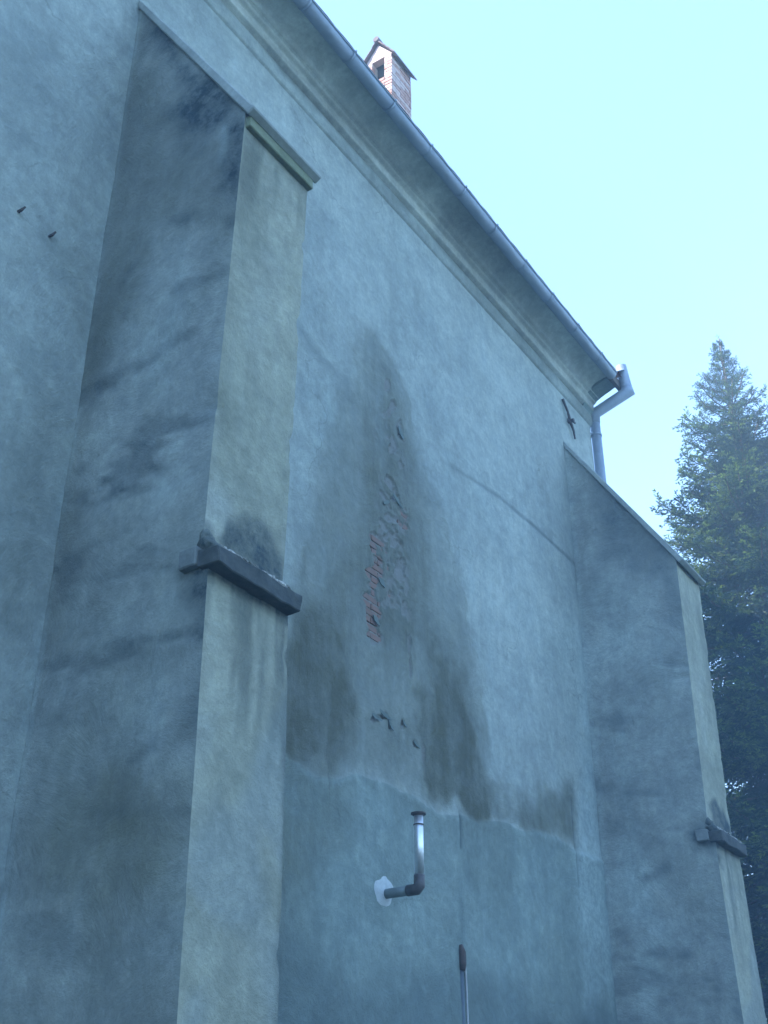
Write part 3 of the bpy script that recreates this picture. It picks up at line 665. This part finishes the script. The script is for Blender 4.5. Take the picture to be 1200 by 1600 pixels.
bm = bmesh.new(); tube(bm, [(fx, fy+.12, fz), (fx, fy+.03, fz), (fx, fy, fz+.03), (fx, fy, fz+.12)], FR_+.006, 20); obj('elbow', bm, M_ELBOW, fl, True)
bm = bmesh.new(); tube(bm, [(fx, fy, fz+.12), (fx, fy, fz+.665)], FR_, 24); obj('vertical_pipe', bm, M_GALV, fl, True)
bm = bmesh.new(); tube(bm, [(fx, fy, fz+.555), (fx, fy, fz+.565)], FR_+.004, 24); obj('joint_ring', bm, M_DARKMETAL, fl, True)
bm = bmesh.new(); tube(bm, [(fx, fy, fz+.655), (fx, fy, fz+.666)], .068, 24); tube(bm, [(fx, fy, fz+.64), (fx, fy, fz+.656)], [.046, .054], 24); obj('rim_cap', bm, M_DARKMETAL, fl)

# ------------------------------------------------------------------ conduit low on the wall
cd = empty('conduit', (10.4, 0, 0)); tag(cd, 'dark conduit with a pale cable running down the wall below the flue', 'conduit')
bm = bmesh.new(); tube(bm, [(10.385, -.006, 0), (10.375, -.006, 3.62)], .026, 10); obj('conduit_pipe', bm, M_CONDUIT, cd, True)
bm = bmesh.new(); tube(bm, [(10.375, -.02, 3.54), (10.375, -.028, 3.60), (10.37, -.03, 3.70), (10.37, -.015, 3.77)], [.03, .036, .036, .02], 12); obj('cable_head', bm, M_DARKMETAL, cd, True)
bm = bmesh.new(); tube(bm, [(10.445, -.022, 0), (10.44, -.022, 2.2), (10.447, -.022, 3.0), (10.435, -.024, 3.50), (10.40, -.035, 3.60)], .0105, 8); obj('cable', bm, M_CABLE, cd, True)

# ------------------------------------------------------------------ spruce
def needles():
    t = NT('spruce_needles'); r, g, b, a = t.attr('tint')
    c = t.mix(r, (.015, .038, .030), (.036, .074, .042)); c = t.mix(g, c, (.27, .35, .10))
    t.b.inputs['Transmission Weight'].default_value = 0
    m = t.done(c, .6, 0, .35)
    tr = t.n('ShaderNodeBsdfTranslucent'); t.put(tr.inputs[0], t.mix(1.0, c, (1.2, 1.3, .7), 'MULTIPLY'))
    mx = t.n('ShaderNodeMixShader'); mx.inputs[0].default_value = .4
    t.put(mx.inputs[1], t.b.outputs[0]); t.put(mx.inputs[2], tr.outputs[0])
    out = [n for n in t.t.nodes if n.type == 'OUTPUT_MATERIAL'][0]; t.put(out.inputs[0], mx.outputs[0])
    return m
M_NEEDLE = needles()
def spruce(bx, by, H, seed, label):
    rg = np.random.default_rng(seed)
    tr = empty('spruce_tree', (bx, by, 0)); tag(tr, label, 'tree')
    bm = bmesh.new(); tube(bm, [(bx+.05*math.sin(z*.6), by+.05*math.cos(z*.5), z) for z in np.linspace(0, H, 24)], [.30*(1-z/H)**.9+.012 for z in np.linspace(0, H, 24)], 10)
    obj('trunk', bm, M_BARK, tr, True)
    bmw = bmesh.new(); Q = []; T = []
    z = 1.6
    while z < H-.15:
        d = H-z; Lm = min(.40*d**.95, 4.8); nb = 6 if d > 3 else 5
        if d < .5: nb = 4
        ph = rg.random()*6.28
        for k in range(nb + (2 if d > 3 else 0)):
            az = ph + 6.283*k/nb + rg.normal(0, .2); L = Lm*rg.uniform(.62, 1.12)
            if d < 1: L *= .85
            zz_ = z + rg.normal(0, .08)
            up0 = np.interp(d, [0, 2, 6, 14], [.75, .42, .10, -.18]); sag = np.interp(d, [0, 3, 8, 15], [.0, .22, .42, .5])
            hz = np.array([math.cos(az), math.sin(az), 0]); sd_ = np.array([-math.sin(az), math.cos(az), 0])
            n = 9; tt = np.linspace(0, 1, n)
            pts = np.array([bx, by, zz_]) + hz*(L*tt)[:, None] + np.array([0, 0, 1])*(L*(up0*tt - sag*tt**1.5 + .30*tt**4))[:, None] + sd_*(L*.06*rg.normal()*tt**2)[:, None]
            if L > .4:
                tube(bmw, [tuple(p) for p in pts[::2]], [.012+.016*L*.3*(1-t) for t in tt[::2]], 5, caps=False)
            # twigs
            nt_ = int(L/(.085 if d > 2.5 else .10))+3
            for q in range(nt_*2):
                t = (q//2+rg.random())/nt_; t = min(.995, .06+.94*t)
                i = min(int(t*(n-1)), n-2); f = t*(n-1)-i; p0 = pts[i]*(1-f)+pts[i+1]*f
                dr = pts[i+1]-pts[i]; dr = dr/np.linalg.norm(dr)
                s = 1 if q % 2 else -1
                tl = (.20+.62*min(L, 3)/3*math.sin(math.pi*min(.96, .16+.74*t)))*rg.uniform(.6, 1.15)
                if L < 1: tl = .10+.24*L*(1-t*.6)
                a = rg.uniform(.6, 1.15)
                td = dr*math.cos(a) + s*sd_*math.sin(a) + np.array([0, 0, rg.normal(-.10, .20)]); td /= np.linalg.norm(td)
                Q.append((p0, td, tl, d, t)) 
            Q.append((pts[-2], (pts[-1]-pts[-2])/np.linalg.norm(pts[-1]-pts[-2]), .24*L**.4, d, 1.0))
        z += rg.uniform(.20, .31) if d > 3.2 else rg.uniform(.19, .29)
    Q.append((np.array([bx, by, H-.55]), np.array([0, 0, 1.]), .75, .1, 1.0))
    obj('branches', bmw, M_BARK, tr, True)
    P0 = np.array([q[0] for q in Q]); TD = np.array([q[1] for q in Q]); TL = np.array([q[2] for q in Q]); DD = np.array([q[3] for q in Q]); TT = np.array([q[4] for q in Q])
    # twiglets: pairs of short blades all along each twig, fanned round it
    V_, F_, A_ = [], [], []
    per = 11; N = len(P0)
    clump = .5+.9*fbm(P0[:, 0]*.9+P0[:, 2]*.4, P0[:, 1]*.9+P0[:, 2]*.7, 3, 9)
    tip_twig = (rg.random(N) < .25+.7*np.clip(clump, 0, 1))*np.clip((TT-.2)*2, 0, 1)*rg.uniform(.4, 1, N)
    for k in range(per+1):
        u = (k+rg.random(N)*.8)/per if k < per else np.ones(N)*.9
        base = P0 + TD*(TL*u)[:, None]; base[:, 2] -= .10*TL*u*u
        rnd = rg.normal(size=(N, 3)); rnd -= (rnd*TD).sum(1)[:, None]*TD; rnd /= np.linalg.norm(rnd, axis=1)[:, None]
        rnd[:, 2] *= .55
        if k < per: dr = TD*.75 + rnd*.8
        else: dr = TD + .1*rnd
        dr /= np.linalg.norm(dr, axis=1)[:, None]
        ln = (.055+.17*TL*(1-.45*u))*rg.uniform(.7, 1.25, N)
        wv = np.cross(dr, rg.normal(size=(N, 3))); wv /= np.linalg.norm(wv, axis=1)[:, None]
        w = np.clip(.007+.009*rg.random(N), 0, .016)*np.clip(DD/3, .55, 1.15)
        tipc = base + dr*ln[:, None]; midp = base + dr*(ln*.55)[:, None]
        wv2 = np.cross(dr, wv)
        for wvv in (wv, wv2):
            V_.append(np.stack([base, midp+wvv*w[:, None], tipc, midp-wvv*w[:, None]], 1))
            A_.append(np.stack([np.repeat(np.clip(clump, 0, 1)[:, None], 4, 1), np.stack([tip_twig*.2*u, tip_twig*u*.8, tip_twig*u, tip_twig*u*.8], 1)], -1))
    VV = np.concatenate(V_).reshape(-1, 3).astype(np.float32); AA = np.concatenate(A_).reshape(-1, 2)
    nq = len(VV)//4
    me = bpy.data.meshes.new('needle_foliage'); me.vertices.add(len(VV)); me.vertices.foreach_set('co', VV.ravel())
    me.loops.add(len(VV)); me.loops.foreach_set('vertex_index', np.arange(len(VV), dtype=np.int32))
    me.polygons.add(nq); me.polygons.foreach_set('loop_start', np.arange(0, len(VV), 4, dtype=np.int32)); me.update(calc_edges=True)
    at = me.attributes.new('tint', 'FLOAT_COLOR', 'POINT')
    at.data.foreach_set('color', np.c_[AA, np.zeros(len(AA)), np.ones(len(AA))].astype(np.float32).ravel())
    o = obj_me('needle_foliage', me, M_NEEDLE, tr); o['kind'] = 'stuff'
    print('spruce twigs', N, 'quads', nq)
spruce(23.3, -.15, 19.55, 3, 'tall spruce with pale new shoots beyond the end of the church')

# ------------------------------------------------------------------ haze: volume added to imitate lens glare paling the far things
hm = bpy.data.materials.new('glare_haze'); hm.use_nodes = True; ht = hm.node_tree; ht.nodes.clear()
pv = ht.nodes.new('ShaderNodeVolumePrincipled'); pv.inputs['Color'].default_value = (.60, .84, 1, 1); pv.inputs['Density'].default_value = .0085
ho = ht.nodes.new('ShaderNodeOutputMaterial'); ht.links.new(pv.outputs[0], ho.inputs['Volume'])
bm = bmesh.new(); box(bm, -610, 610, -610, 610, -1, 21)
tag(obj('haze', bm, hm), 'thin blue haze volume added round the church to imitate lens glare', kind='stuff')
